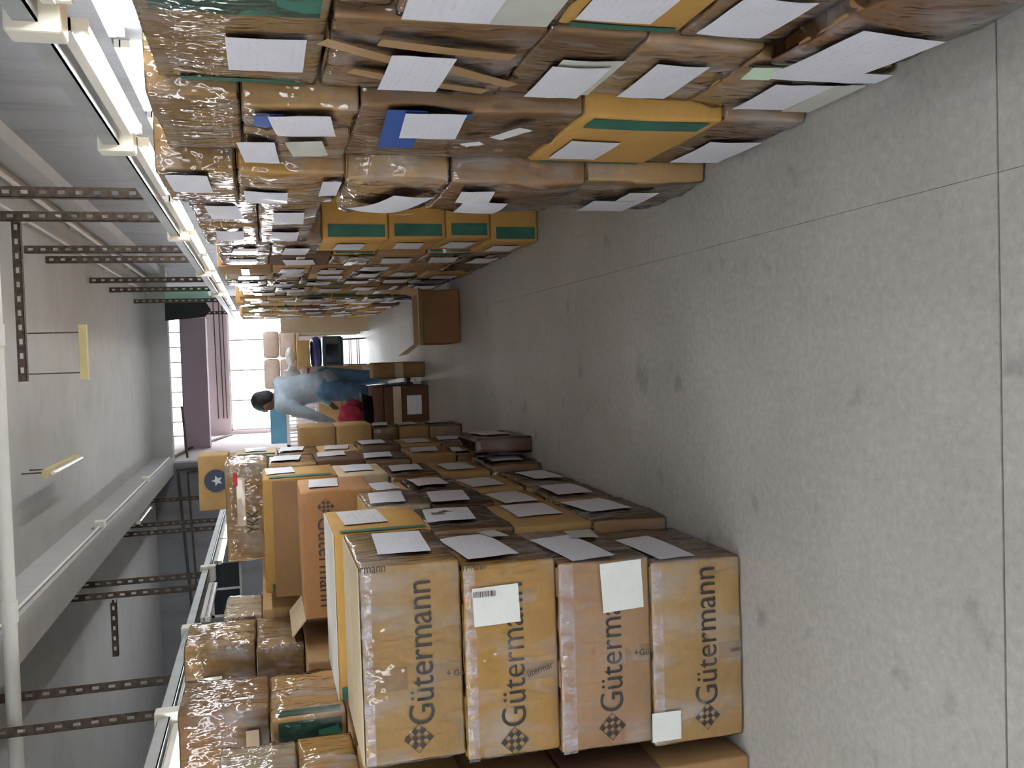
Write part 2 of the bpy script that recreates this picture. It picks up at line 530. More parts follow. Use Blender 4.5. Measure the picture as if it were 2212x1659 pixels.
class Carton:
    """one cardboard carton: Empty at the base centre, parts as children; positions given in world metres"""
    def __init__(self, label, x0, x1, y0, y1, z0, z1, mat, yaw=0.0, group=None, bulge=0.006, dent=0.004, r=0.012, n=4, crush=None, name='carton', cat='box'):
        SEED[0] += 1
        self.seed = SEED[0] * 0.37
        self.c = Vector(((x0 + x1) / 2, (y0 + y1) / 2, z0))
        ins = 0.004 + dent * 0.5
        self.d = ((x1 - x0) / 2 - ins, (y1 - y0) / 2 - ins, z1 - z0)
        self.yaw = yaw
        self.root = thing(name, label, cat, self.c, R(yaw), group)
        self.body = link('body', rbox('body', *self.d, r=r, n=n, bulge=bulge, na=dent, seed=self.seed, crush=crush), mat, self.root)
        self.bulge, self.dent, self.r, self.crush = bulge, dent, r, crush
        self.off = dent * 0.45 + 0.0015
    def loc(self, face, a, z):
        return (a - self.c.y if face in 'RL' else a - self.c.x), (z - self.c.z if face != 'T' else z - self.c.y)
    def film(self, amp=0.006):
        hx, hy, h = self.d
        link('stretch_film', rbox('film', hx, hy, h, r=self.r, n=11, bulge=self.bulge, na=self.dent, nf=5.0, seed=self.seed, crush=self.crush, out=0.0025, crease=amp), 'film', self.root)
        self.off = self.dent * 0.5 + 0.003 + amp * 0.5
        return self
    def paper(self, face, a, z, wd, ht, tilt=0.0, mat='paper', name='paper_sheet', extra=0.0):
        A, B = self.loc(face, a, z)
        self.last = sheet(name, face, self.d, A, B, wd, ht, tilt, self.off + 0.001 + extra, mat, self.root, self.seed + a, bulge=self.bulge, curl=0.0012 if 'tape' in name else 0.004)
        return self
    def band(self, face, a0, a1, z0, z1, mat='green', name='green_band'):
        A0, B0 = self.loc(face, a0, z0)
        A1, B1 = self.loc(face, a1, z1)
        sheet(name, face, self.d, (A0 + A1) / 2, (B0 + B1) / 2, abs(A1 - A0), abs(B1 - B0), 0, self.dent * 0.4 + 0.0012, mat, self.root, self.seed, curl=0.0008, bulge=self.bulge)
        return self
    def text(self, s, x, z, wd, ht=None, turn=0.0, mat='ink', extra=0.0, name='lettering'):
        A, B = self.loc('F', x, z)
        p = fpt('F', *self.d, A, B, self.bulge + 0.003 + extra)
        link(name, text_mesh(s, wd, ht), mat, self.root, p, (0, R(turn), 0))
        return self
    def logo(self, x, z, size):
        A, B = self.loc('F', x, z)
        if size not in LOGO: LOGO[size] = logo_mesh(size)
        link('diamond_logo', LOGO[size], 'ink', self.root, fpt('F', *self.d, A, B, self.bulge + 0.003))
        return self
    def flaps(self, mat, axis='x'):
        hx, hy, h = self.d
        t = 0.004
        for s in (-1, 1):
            if axis == 'x':
                me = boxmesh('flap', (-hx + .004, hx - .004, min(s * .003, s * (hy - .004)), max(s * .003, s * (hy - .004)), h, h + t))
            else:
                me = boxmesh('flap', (min(s * .003, s * (hx - .004)), max(s * .003, s * (hx - .004)), -hy + .004, hy - .004, h, h + t))
            link('top_flap', me, mat, self.root)
        return self

# ------------------------------------------------------------------ the building
def struct(name, boxes, mat, parent=None):
    o = link(name, boxmesh(name, *boxes), mat, parent)
    if parent is None: o['kind'] = 'structure'
    return o

fl = struct('floor', [(-7.3, 1.9, -5.3, 24, -0.15, -0.012)], 'joint')
g = 0.0035
xs = [(-7.3, -3.4), (-3.4, .35), (.35, 1.9)]
ys = [(-5.3, -1.7), (-1.7, 1.62), (1.62, 8.75), (8.75, 16.2), (16.2, 24)]
for a in xs:
    for b in ys:
        struct('slab', [(a[0] + .0006, a[1] - .0006, b[0] + g, b[1] - g, -0.02, 0.0)], 'concrete', fl)
struct('ceiling', [(-7.3, 1.9, -5.3, 16.1, 3.3, 3.5)], 'ceiling_paint')
struct('wall_right', [(1.62, 1.9, -5.3, 24, -0.15, 4.2)], 'wall_paint')
struct('wall_left', [(-7.3, -7.0, -5.3, 16.4, -0.15, 3.5)], 'wall_paint')
struct('wall_behind', [(-7.3, 1.9, -5.3, -5.0, -0.15, 2.05), (-7.3, 1.9, -5.3, -5.0, 2.7, 3.5), (-7.3, -6.2, -5.3, -5.0, 2.05, 2.7), (-3.2, -2.4, -5.3, -5.0, 2.05, 2.7), (1.2, 1.9, -5.3, -5.0, 2.05, 2.7)], 'ceiling_paint')
struct('wall_back', [(-7.3, -4.25, 16.1, 16.4, -0.15, 3.5), (-4.25, -3.3, 16.1, 16.4, 2.5, 3.5), (-4.25, -3.3, 16.1, 16.4, -0.15, 2.0), (-3.3, -1.6, 16.1, 16.4, -0.15, 3.5)], 'wall_paint')
struct('trim_1', [(-1.6, 1.62, 16.1, 16.4, 3.0, 4.2)], 'ceiling_paint')
struct('trim_4', [(1.5, 1.62, -5.0, 16.1, 3.08, 3.3)], 'beam_paint')
struct('trim_2', [(-1.78, -1.5, -5.0, 16.1, 3.0, 3.3)], 'beam_paint')
# far bright bay
struct('wall_far_left', [(-2.0, -1.7, 16.4, 23.6, -0.15, 4.2)], 'pink_wall')
struct('trim_3', [(-1.7, .95, 19.8, 20.3, 2.62, 3.12)], 'mauve')
struct('wall_far', [(-1.7, 1.62, 23.3, 23.6, 2.32, 3.18), (-1.7, 1.62, 23.3, 23.6, -0.15, .75), (-1.7, -1.62, 23.3, 23.6, .75, 2.32), (1.3, 1.62, 23.3, 23.6, .75, 2.32), (-1.7, 1.62, 23.3, 23.6, 3.75, 4.2), (1.5, 1.62, 23.3, 23.6, 3.18, 3.75)], 'pink_wall')
struct('ceiling_far', [(-2.0, 1.9, 16.1, 23.6, 4.2, 4.4)], 'ceiling_paint')

def window(name, x0, x1, y, z0, z1, cols, rows, frame='white_paint', pane='glass'):
    o = thing(name, None, None, ((x0 + x1) / 2, y, z0)); o['kind'] = 'structure'
    hw, h = (x1 - x0) / 2, z1 - z0
    bars = [(-hw, -hw + .04, -.03, .03, 0, h), (hw - .04, hw, -.03, .03, 0, h), (-hw, hw, -.03, .03, 0, .04), (-hw, hw, -.03, .03, h - .04, h)]
    link('window_frame', boxmesh('frame', *bars), frame, o)
    for i in range(1, cols):
        x = -hw + 2 * hw * i / cols
        link('mullion', boxmesh('mullion', (x - .018, x + .018, -.025, .025, .04, h - .04)), frame, o)
    for j in range(1, rows):
        z = h * j / rows
        link('mullion', boxmesh('mullion', (-hw + .04, hw - .04, -.02, .02, z - .015, z + .015)), frame, o)
    for i in range(cols):
        for j in range(rows):
            xa, xb = -hw + 2 * hw * i / cols, -hw + 2 * hw * (i + 1) / cols
            link('pane', boxmesh('pane', (xa + .02, xb - .02, -.004, .004, h * j / rows + .01, h * (j + 1) / rows - .01)), pane, o)
    return o
window('window_1', -1.7, 1.5, 23.4, 3.18, 3.75, 9, 1)
window('window_2', -1.62, 1.3, 23.4, .75, 2.32, 4, 1)
window('window_4', -6.2, -3.2, -5.15, 2.05, 2.7, 4, 1)
window('window_5', -2.4, 1.2, -5.15, 2.05, 2.7, 4, 1)
window('window_3', -4.25, -3.3, 16.25, 2.0, 2.5, 2, 1, 'white_paint', 'dark_glass')
link('backing', boxmesh('backing', (-.5, .5, .06, .1, -.05, .55)), 'black', bpy.data.objects['window_3'])

# ------------------------------------------------------------------ lamps on their trunking
def angle_post(bm, x, y, z0, z1, wd=0.058, side=1):
    """slotted steel angle: two flanges, each two rails joined by rungs, so the slots are open"""
    t = 0.003
    n = max(2, int((z1 - z0) / 0.09))
    for fl_ in (0, 1):
        for a, b in ((0, wd * .32), (wd * .68, wd)):
            if fl_ == 0: abox(bm, x + a, x + b, y, y + t, z0, z1)
            else: abox(bm, x, x + t, y + a, y + b, z0, z1)
        for i in range(n + 1):
            z = z0 + (z1 - z0 - .03) * i / n
            if fl_ == 0: abox(bm, x + wd * .32, x + wd * .68, y, y + t, z, z + .055)
            else: abox(bm, x, x + t, y + wd * .32, y + wd * .68, z, z + .055)

def angle_bar(bm, p0, p1, wd=.05):
    """horizontal slotted angle from p0 to p1 (along x)"""
    (x0, y, z), (x1, _, _) = p0, p1
    t = .003
    n = max(2, int((x1 - x0) / .09))
    for a, b in ((0, wd * .3), (wd * .7, wd)):
        abox(bm, x0, x1, y, y + t, z + a, z + b)
        abox(bm, x0, x1, y + a, y + b, z, z + t)
    for i in range(n + 1):
        x = x0 + (x1 - x0 - .03) * i / n
        abox(bm, x, x + .055, y, y + t, z + wd * .3, z + wd * .7)
        abox(bm, x, x + .055, y + wd * .3, y + wd * .7, z, z + t)

def trunking(label, x, z, y0, y1, posts, jboxes):
    o = thing('light_trunking', label, 'light trunking', (x, y0, z))
    L = y1 - y0
    link('channel', boxmesh('channel', (-.05, .05, 0, L, .0, .006), (-.05, -.044, 0, L, 0, .06), (.044, .05, 0, L, 0, .06)), 'tray_metal', o)
    link('cover', boxmesh('cover', (-.03, .03, 0, L, .06, .07), (-.012, .012, 0, L, .006, .06)), 'dark_metal', o)
    for py in posts:
        bm = bmesh.new(); angle_post(bm, -.02, py - y0, .06, 3.3 - z)
        link('hanger_angle', bmesh_mesh('angle', bm), 'rusty', o)
    for jy in jboxes:
        j = link('junction_box', boxmesh('jbox', (-.075, .075, jy - y0 - .05, jy - y0 + .05, -.055, .085), bev=.008), 'cream_plastic', o)
        link('cable_gland', cylmesh('gland', ((-.02, jy - y0 - .051, .03), (-.02, jy - y0 - .058, .03), .028)), 'dark_metal', j)
    return o

def tube_light(label, x, y, z, L=1.2, lit=True, group=None, side=0):
    o = thing('tube_light', label, 'lamp', (x, y, z), group=group)
    link('batten', boxmesh('batten', (-.022, .022, 0, L, .02, .055), bev=.003), 'white_paint', o)
    link('glass_tube', cylmesh('tube', ((0, .03, 0), (0, L - .03, 0), .022), seg=8), 'tube_glow' if lit else 'tube_off', o)
    for a, b in ((0, .03), (L - .03, L)):
        link('lampholder', boxmesh('holder', (-.018, .018, a, b, -.02, .03)), 'cream_plastic', o)
    return o

TR = (.95, 2.03); TL = (-2.0, 2.08)
trunking('grey metal lamp trunking hung from rusty angles above the tall wall row', TR[0], TR[1], -4.5, 22.0,
         [-3, -.5, 1.2, 5.5, 6.35, 8.1, 8.85, 10.95, 12.3, 14.5, 18], [2.7, 4.1, 6.9, 9.7, 12.5])
trunking('grey metal lamp trunking hung above the back row behind logo cartons', TL[0], TL[1], -4.5, 15.9,
         [-3, 0, 2.6, 5.6, 6.2, 8.7, 9.2, 11.8, 12.4, 14.6], [5.475, 7.2, 9.3, 13.52])
y = -4.2
while y < 15.5:
    lit = not (5.45 < y < 5.6)
    tube_light('lit fluorescent tube under the trunking above the tall wall row', TR[0], y, TR[1] - .075, lit=True, group='lit tubes over the tall wall row')
    y += 1.4
for y in (3.6, 4.95, 6.3, 7.65):
    tube_light('lit fluorescent tube against the wall behind the tall wall row', 1.598, y, 2.1, group='lit tubes behind the tall wall row')
for y in (-4.2, -2.8, -1.4, 0, 1.4, 2.8, 4.2, 5.55, 9.75, 11.0, 12.25, 13.6):
    tube_light('lit fluorescent tube under the trunking above the back row', TL[0], y, TL[1] - .075, group='lit tubes over the back row')
tube_light('unlit tube under the trunking above the back row between junction boxes', TL[0], 7.6, TL[1] - .075, lit=False)
# unseen ceiling lamps added behind the camera to brighten the foreground, same fittings
for x in (-.5,):
    for y in (-4.3, -2.7):
        tube_light('added unseen fill batten on the ceiling over the open floor', x, y, 3.24, group='added fill battens over the open floor')

for k, (xc, zc, lab) in enumerate(((1.18, 3.26, 'thin white conduit along the ceiling above the tall wall row'), (1.40, 3.25, 'thicker white conduit along the ceiling next to the side wall'))):
    o = thing('conduit', lab, 'conduit', (xc, 0, zc))
    link('tube', cylmesh('c', ((0, -4.9, 0), (0, 16.0, 0), .012 + .008 * k), seg=10), 'white_paint', o)
    for yy in range(-4, 16, 2):
        link('saddle_clip', boxmesh('clip', (-.03, .03, yy - .012, yy + .012, -.004, 3.3 - zc - .001)), 'cream_plastic', o)
# hanging and wall fittings
o = thing('hanging_tube_light', 'unlit tube lamp hanging on two rods beside the white beam', 'lamp', (-.78, 7.6, 3.1))
link('batten', boxmesh('b', (-.03, .03, 0, 1.2, -.005, .04)), 'yellow_batten', o)
link('glass_tube', cylmesh('t', ((0, .03, -.03), (0, 1.17, -.03), .016)), 'tube_off', o)
for yy in (.1, .35):
    link('rod', cylmesh('r', ((0, yy, .04), (0, yy, .2), .006), seg=8), 'rusty', o)
o = thing('wall_tube_light', 'unlit tube lamp fixed along the side of the white beam', 'lamp', (-1.8, 11.6, 3.02))
link('batten', boxmesh('b', (-.05, -.005, 0, 1.2, 0, .05)), 'white_paint', o)
link('glass_tube', cylmesh('t', ((-.03, .03, -.03), (-.03, 1.17, -.03), .016)), 'tube_off', o)
for yy in (0, 1.17):
    link('lampholder', boxmesh('h', (-.05, -.01, yy, yy + .03, -.05, .0)), 'cream_plastic', o)
o = thing('ceiling_batten', 'yellowed wooden batten fixed under the grey ceiling', 'batten', (.13, 8.0, 2.88))
link('board', boxmesh('b', (-.22, .22, -.03, .03, -.03, .03), bev=.004), 'yellow_batten', o)
for xx in (-.16, .16):
    link('rod', cylmesh('r', ((xx, 0, .03), (xx, 0, .42), .005), seg=8), 'rusty', o)
for (x0, x1, y, z, lab) in ((-.07, .95, 6.45, 2.95, 'rusty slotted steel angle crossing below the ceiling from the trunking hanger'),
                            (-2.55, -2.07, 8.75, 2.84, 'rusty slotted steel angle crossing between hangers above the back row')):
    bm = bmesh.new(); angle_bar(bm, (x0, y, z), (x1, y, z), .05)
    tag(link('slotted_angle', bmesh_mesh('a', bm), 'rusty'), lab, 'steel angle')
# white pipe, conduit
o = thing('pipe', 'thick white plastic pipe running across under the ceiling', 'pipe', (0, 5.72, 2.935))
link('tube', cylmesh('p', ((-6.9, 0, .0), (1.6, 0, .0), .04), seg=20), 'white_paint', o)
for x in (-3.2, -1.35, .2):
    link('socket', cylmesh('s', ((x - .06, 0, 0), (x + .06, 0, 0), .047), seg=20), 'white_paint', o)
o = thing('conduit', 'thin white conduit with junction boxes along the ceiling beam', 'conduit', (-1.485, 0, 3.045))
link('tube', cylmesh('c', ((0, -4.9, 0), (0, 16.0, 0), .012), seg=10), 'white_paint', o)
for yy in (9.4, 12.9, 5.2):
    link('junction_box', boxmesh('j', (-.05, .05, yy - .06, yy + .06, -.04, .05), bev=.006), 'cream_plastic', o)
bm = bmesh.new()
pathtube(bm, [Vector((-7, 16.07, 2.86)), Vector((-4, 16.07, 2.8)), Vector((-1.7, 16.07, 2.93)), Vector((-1.66, 16.07, 2.0))], .02)
tag(link('cable', bmesh_mesh('c', bm), 'dark_metal'), 'dark cable run along the grey back wall and down its corner', 'cable')
bm = bmesh.new()
pathtube(bm, [Vector((-6.9, 16.07, 2.74)), Vector((-4, 16.07, 2.7)), Vector((-1.75, 16.07, 2.78)), Vector((-1.72, 16.07, 1.9))], .014)
tag(link('cable', bmesh_mesh('c', bm), 'rusty'), 'thin brown cable sagging below the dark one on the back wall', 'cable')
bm = bmesh.new()
pathtube(bm, [Vector((-1.67, 17.2, 3.25)), Vector((-1.67, 20.0, 2.95)), Vector((-1.67, 23.0, 2.3))], .025)
tag(link('cable', bmesh_mesh('c', bm), 'rusty'), 'cable sloping down the pink side wall towards the window', 'cable')
tag(link('rod', cylmesh('rod', ((-1.69, 17.9, 2.92), (-.75, 17.9, 2.98), .022)), 'rusty'), 'dark rod sticking out of the pink side wall', 'rod')
for k, z in enumerate((2.62, 2.5, 2.42)):
    tag(link('cable', cylmesh('c', ((-1.3, 23.27, z - .02), (1.6, 23.27, z), .012), seg=6), 'rusty'), 'thin cable strung level across the pink end wall', 'cable', 'cables on the pink end wall')
tag(link('hanging_board', boxmesh('mint', (1.0, 1.26, 15.75, 15.8, 2.32, 2.99), bev=.004), 'mint'), 'mint green board hanging below the ceiling edge beside the trunking', 'board')
bm = bmesh.new()
vs = [(0, 0), (.3, 0), (.3, -.62), (.16, -.7), (.05, -.6)]
top = [bm.verts.new((.72 + a, 15.7, 2.99 + b)) for a, b in vs]
ext = bmesh.ops.extrude_face_region(bm, geom=[bm.faces.new(top)])
for e in ext['geom']:
    if isinstance(e, bmesh.types.BMVert): e.co.y += .03
tag(link('hanging_cloth', bmesh_mesh('cloth', bm), 'charcoal_cloth'), 'black cloth hanging beside the mint green board', 'cloth')

# ------------------------------------------------------------------ the tall wall row
WR = 'cartons in the tall wall row'
RW = random.Random(21)
def jit(a): return RW.uniform(-a, a)

def wall_box(lab, X, y0, y1, z0, z1, mat, depth=.5, **k):
    return Carton(lab, X, X + depth, y0, y1, z0 + .001, z1 - .001, mat, group=WR, **k)

def crushJ(q, p):
    if p.z < 0: q.x += (0.05 * min(1, (-p.z) / .2) ** 2) if p.x < 0 else 0
    return q
# stack 1: crushed floor carton end
c = wall_box('brown crushed carton on the floor with large white sheet and flattened base', .62, 1.28, 1.87, 0, .38, 'rust_box', dent=.012, crush=crushJ).film(.005)
c.paper('L', 1.75, .25, .30, .21, -6)
c = wall_box('tan film-wrapped carton with white sheet on the crushed floor carton', .66, 1.27, 1.83, .38, .63, 'brown', dent=.008).film(); c.paper('L', 1.67, .53, .21, .15, -2)
c = wall_box('golden carton with thin green edge, third up beside the taped brown carton', .66, 1.26, 1.81, .63, .905, 'golden'); c.band('L', 1.775, 1.80, .65, .88); c.paper('L', 1.66, .80, .18, .16)
c = wall_box('carton covered by a white plastic pouch above the green-edged golden one', .655, 1.25, 1.79, .905, 1.235, 'brown').film(.008)
c.paper('L', 1.66, 1.08, .24, .29, 2, 'pouch', 'plastic_pouch'); c.paper('L', 1.66, 1.14, .2, .17, 1, extra=.006)
c = wall_box('brown film-wrapped carton on top of the pouch-covered carton', .66, 1.25, 1.79, 1.235, 1.35, 'brown', dent=.01).film(.008)
# stack 2
c = wall_box('floor carton with white sheet wrapped round its edge and mint tag', .655, 1.92, 2.29, 0, .38, 'kraft', dent=.01).film(.01)
c.paper('L', 2.16, .17, .24, .17, 2); c.paper('L', 2.16, .055, .26, .09, 0, 'pouch', 'plastic_pouch')
c.paper('L', 1.965, .16, .07, .3, 0, 'paper', 'edge_sheet', .004); c.paper('L', 1.965, .345, .09, .07, 10, 'mint_tag', 'mint_tag', .006)
c = wall_box('tan carton with square white sheet and bulging film below it', .66, 1.87, 2.29, .38, .68, 'kraft', dent=.008).film(.008); c.paper('L', 2.10, .54, .27, .13, 1)
c = wall_box('reddish brown carton with sheet half under a plastic sleeve', .66, 1.83, 2.29, .68, .91, 'brown').film(.004); c.paper('L', 2.11, .755, .28, .15, 1, 'pouch', 'plastic_sleeve'); c.paper('L', 2.13, .775, .26, .14, 1, extra=.006)
c = wall_box('large brown carton crisscrossed with tape and a white sheet', .655, 1.82, 2.29, .91, 1.35, 'brown', dent=.009).film(.01)
for a, z, wd, t in ((2.0, 1.22, .32, 62), (2.08, 1.02, .3, 55), (2.16, 1.12, .36, 70), (1.93, 1.1, .3, 80)):
    c.paper('L', a, z, wd, .04, t, 'kraft_tape', 'tape', .003)
c.paper('L', 2.09, 1.145, .26, .14, 0, extra=.006)
c = wall_box('topmost kraft carton with broad dark green band and white sheet', .66, 1.72, 2.29, 1.35, 1.71, 'kraft').film(.005)
c.band('L', 1.74, 1.84, 1.37, 1.68); c.band('L', 2.255, 2.285, 1.38, 1.66); c.paper('L', 2.05, 1.47, .22, .16, 0)
# stack 3
c = wall_box('golden floor carton with curling white sheet below the green-ended carton', .62, 2.31, 2.88, 0, .255, 'brown', dent=.008).film(.004); c.paper('L', 2.66, .11, .3, .17, 1)
c = wall_box('golden carton with dark green end band and small white sheet', .615, 2.31, 2.88, .255, .66, 'golden'); c.band('L', 2.33, 2.42, .29, .63); c.band('L', 2.855, 2.875, .28, .62); c.paper('L', 2.67, .54, .24, .15, 1)
c = wall_box('brown carton with blue printed patch and overlapping white sheet', .62, 2.31, 2.88, .66, 1.245, 'brown', dent=.012).film(.008)
c.paper('L', 2.50, 1.12, .40, .10, 3, 'blue_print', 'blue_patch', -.001); c.paper('L', 2.42, 1.05, .24, .155, 4, extra=.006)
c.paper('L', 2.34, 1.0, .04, .08, 0, 'blue_print', 'blue_patch', -.001); c.paper('L', 2.44, .83, .12, .05, -30, 'white_plastic', 'torn_film', .012); c.paper('L', 2.56, .91, .06, .04, -50, 'white_plastic', 'torn_film', .012)
c = wall_box('film-wrapped carton with blue half-disc print and tilted white sheet', .61, 2.31, 2.54, 1.245, 1.53, 'kraft', dent=.012, yaw=0).film(.012)
c.paper('L', 2.39, 1.465, .12, .07, 0, 'blue_print', 'blue_patch', -.001); c.paper('L', 2.42, 1.38, .2, .15, 8, extra=.006)
c = wall_box('greyish film-bundled carton with glaring white sheet', .605, 2.57, 2.88, 1.245, 1.53, 'kraft', dent=.014).film(.014); c.paper('L', 2.72, 1.49, .26, .1, 4, extra=.004); c.paper('L', 2.66, 1.36, .16, .1, 10, 'pouch', 'plastic_sleeve')
c = wall_box('long plain golden carton lying on top under the bright tubes', .63, 2.31, 2.885, 1.53, 1.745, 'kraft', dent=.006).film(.004)
# stack 4 sticks out into the aisle
c = wall_box('floor carton with two small sheets below the sagging wrapped carton', .56, 2.92, 3.44, 0, .44, 'kraft', depth=.55, dent=.012).film(.01)
c.paper('L', 3.30, .22, .25, .19, 3); c.paper('L', 3.07, .2, .15, .11, 2, 'printed_paper', 'label_sheet', .004)
c = wall_box('big sagging film-wrapped carton with two overlapping sheets', .545, 2.92, 3.46, .44, .90, 'brown', depth=.56, bulge=.02, dent=.014).film(.01)
c.paper('L', 3.22, .74, .26, .15, 2); c.paper('L', 3.03, .80, .17, .11, 4, 'printed_paper', 'label_sheet', .004)
c = wall_box('crumpled film bundle with steeply tilted white sheet', .555, 2.92, 3.46, .905, 1.23, 'kraft', depth=.56, bulge=.025, dent=.02).film(.02)
c.paper('L', 3.18, 1.065, .32, .16, -24, extra=.004); c.paper('L', 3.38, 1.0, .08, .1, -24, 'pouch', 'plastic_sleeve', .01)
c = wall_box('golden carton with white sheet over the crumpled film bundle', .57, 2.92, 3.45, 1.23, 1.56, 'golden', dent=.008).film(.008)
c.paper('L', 3.28, 1.47, .24, .14, 1); c.paper('L', 3.1, 1.27, .24, .06, 0)
c = wall_box('topmost kraft carton with shiny sheet beside the long golden carton', .57, 2.92, 3.45, 1.56, 1.79, 'kraft', dent=.008).film(.008); c.paper('L', 3.05, 1.7, .26, .12, 1)
# stacks 5 and 6: lower cartons stand back, upper ones overhang
for k, (y0, y1) in enumerate(((3.52, 4.18), (4.2, 4.9))):
    side = ('just past the crumpled film bundle', 'just before the green-striped pile')[k]
    z = 0
    for t, h in enumerate((.32, .31, .33, .3)):
        c = wall_box('set-back %s carton, %s from the floor %s' % (('brown', 'kraft', 'golden', 'kraft')[t], ORD[t + 1], side), .86, y0, y1, z, z + h, ('brown', 'kraft', 'golden', 'kraft')[t])
        z += h
    for t, h in enumerate((.24, .25)):
        c = wall_box('overhanging wrapped carton with sheets, %s tier %s' % (('lower', 'upper')[t], side), .60 + jit(.01), y0, y1, z, z + h, ('kraft', 'brown')[(t + k) % 2], depth=.6, dent=.01).film(.008)
        c.paper('L', (y0 + y1) / 2 + jit(.1), z + h * .5, .32, .12, jit(5)); 
        z += h
# stack 7: green-striped pile whose ends face down the aisle
z = 0
for t, (h, mt, X) in enumerate(((.27, 'golden', .62), (.25, 'golden', .64), (.31, 'golden', .635), (.35, 'golden', .63))):
    c = wall_box('golden carton with green stripe on its end, %s from floor in the striped pile' % ORD[t + 1], X, 4.95, 5.48, z, z + h, mt)
    c.band('F', X + .02, X + .085, z + .02, z + h - .03)
    c.paper('L', 5.2, z + h * .55, .26, .15, jit(4))
    z += h
for t, h in enumerate((.26, .27)):
    c = wall_box('brown wrapped carton, %s on top of the green-striped pile' % ('lower' if t == 0 else 'upper'), .61, 4.93, 5.48, z, z + h, 'brown', dent=.01).film(.008)
    c.paper('L', 5.2, z + h * .5, .3, .13, jit(5)); z += h
# the rest of the row, stack after stack
y = 5.51
si = 1
mats = ['kraft', 'brown', 'golden', 'kraft', 'dark_brown', 'brown', 'pale']
while y < 13.2:
    wd = RW.uniform(.46, .56)
    X0 = .60 + jit(.025)
    z = 0
    nb = RW.choice((5, 5, 6, 6))
    Ht = RW.uniform(1.66, 1.78)
    hs = [RW.uniform(.8, 1.2) for _ in range(nb)]
    s_ = sum(hs); hs = [h / s_ * Ht for h in hs]
    for t, h in enumerate(hs):
        mt = RW.choice(mats)
        stripe = RW.random() < .38
        if stripe and mt in ('dark_brown', 'brown'): mt = 'golden'
        fm = RW.random() < .55
        X = X0 + jit(.012)
        desc = {'kraft': 'kraft', 'brown': 'brown', 'golden': 'golden', 'dark_brown': 'dark brown', 'pale': 'pale'}[mt]
        lab = '%s %scarton, %s up in the %s stack past the green-striped pile' % (desc, 'green-striped ' if stripe else ('film-wrapped ' if fm else ''), ORD[t + 1], ORD[si])
        c = wall_box(lab, X, y, y + wd, z, z + h, mt, dent=.006, n=3)
        if fm and y < 9: c.film(.008)
        if stripe: c.band('F', X + .015, X + .075, z + .02, z + h - .02); c.band('L', y + .01, y + .05, z + .02, z + h - .02)
        if RW.random() < .5: c.paper('L', y + wd * .5, z + h * .5, wd * .9, .05, 0, 'kraft_tape', 'tape', -.001)
        if RW.random() < .8: c.paper('L', y + wd * .5 + jit(.05), z + h * .5, min(.3, wd * .6), min(.18, h * .6), jit(6))
        z += h
    y += wd + .03
    si += 1
# cardboard sheets leaning at the far end of the row
for k, (yy, hh, mt) in enumerate(((y + .25, 1.25, 'pale'), (y + .4, 1.1, 'sand'), (y + .55, .95, 'white_card'))):
    o = link('cardboard_sheet', boxmesh('sheet', (.42 + .05 * k, .95, -.006, .006, 0, hh), bev=.002), mt, None, (0, yy - .1, 0.0), (R(-4), 0, 0))
    tag(o, '%s flat cardboard sheet leaning at the far end of the tall row' % ('tall cream', 'middle tan', 'short whitish')[k], 'cardboard')

# ------------------------------------------------------------------ row of cartons with diamond logo
LR = 'cartons in the logo carton row'
def lbox(lab, y0, y1, z0, z1, mat, X=-.64, wd=.615, **k):
    return Carton(lab, X - wd, X, y0, y1, z0 + .001, z1 - .001, mat, group=LR, **k)
specs = [  # z0,z1,Xright,mat,text x0,z,width, logo x,z
    (0, .325, -.68, 'sand', -1.165, .100, .45, -1.205, .138),
    (.325, .64, -.657, 'rosy', -1.146, .432, .44, -1.195, .470),
    (.64, .945, -.638, 'ochre', -1.150, .755, .445, -1.197, .793),
    (.945, 1.255, -.612, 'sand', -1.105, 1.042, .435, -1.147, 1.092)]
descs = ['pale kraft carton with big diamond logo lettering standing on the floor', 'rosy kraft logo carton with blank white sticker over its lettering',
         'ochre logo carton with white barcode sticker on its front', 'kraft logo carton with faint tape, topmost of the front stack']
GB = []
for (z0, z1, X, mt, tx, tz, tw, lx, lz), dsc in zip(specs, descs):
    c = lbox(dsc, 2.75, 3.29, z0, z1, mt, X, .613, bulge=.007, dent=.004, n=6)
    c.text('Gütermann', tx, tz, tw, .078)
    c.logo(lx, lz, .085)
    GB.append(c)
def fronttape(c, a, z0, z1, mat='kraft_tape', wd=.055):
    c.paper('F', a, (z0 + z1) / 2, wd, z1 - z0, 0, mat, 'tape', -.004)
fronttape(GB[3], -.955, .96, 1.05); fronttape(GB[3], -.96, 1.12, 1.24, 'kraft_tape', .07); fronttape(GB[2], -.985, .655, .76); fronttape(GB[1], -.97, .335, .42); fronttape(GB[0], -.995, .01, .09)
GB[3].text('❖ Gü'.replace('❖', '+'), -.968, 1.0, .05, .018, 90, extra=.004); GB[3].text('rmann', -.632, 1.25, .075, .018, 90)
GB[2].text('ütermar', -1.0, .745, .085, .02, 76, extra=.004); GB[2].text('rmann', -.652, .94, .07, .018, 90)
GB[1].text('+Gü', -.975, .39, .05, .02, 90, extra=.004); GB[0].text('usier', -1.0, .05, .04, .016, 90, extra=.004)
for c in GB: c.film(.004)
for c, a, z, wd, ht in ((GB[0], -.985, .306, .59, .034), (GB[1], -.963, .612, .6, .046), (GB[2], -.945, .922, .6, .034), (GB[3], -.92, 1.236, .59, .03)):
    c.paper('F', a, z, wd, ht, 0, 'film_bunch', 'film_fold', .0)
GB[2].paper('F', -.765, .84, .118, .145, 2, 'sticker', 'barcode_sticker', .002)
st = GB[2].last
bx = []
bx0 = Vector(fpt('F', *GB[2].d, -.80 - GB[2].c.x + 0, .78 - GB[2].c.z, GB[2].off + .014))
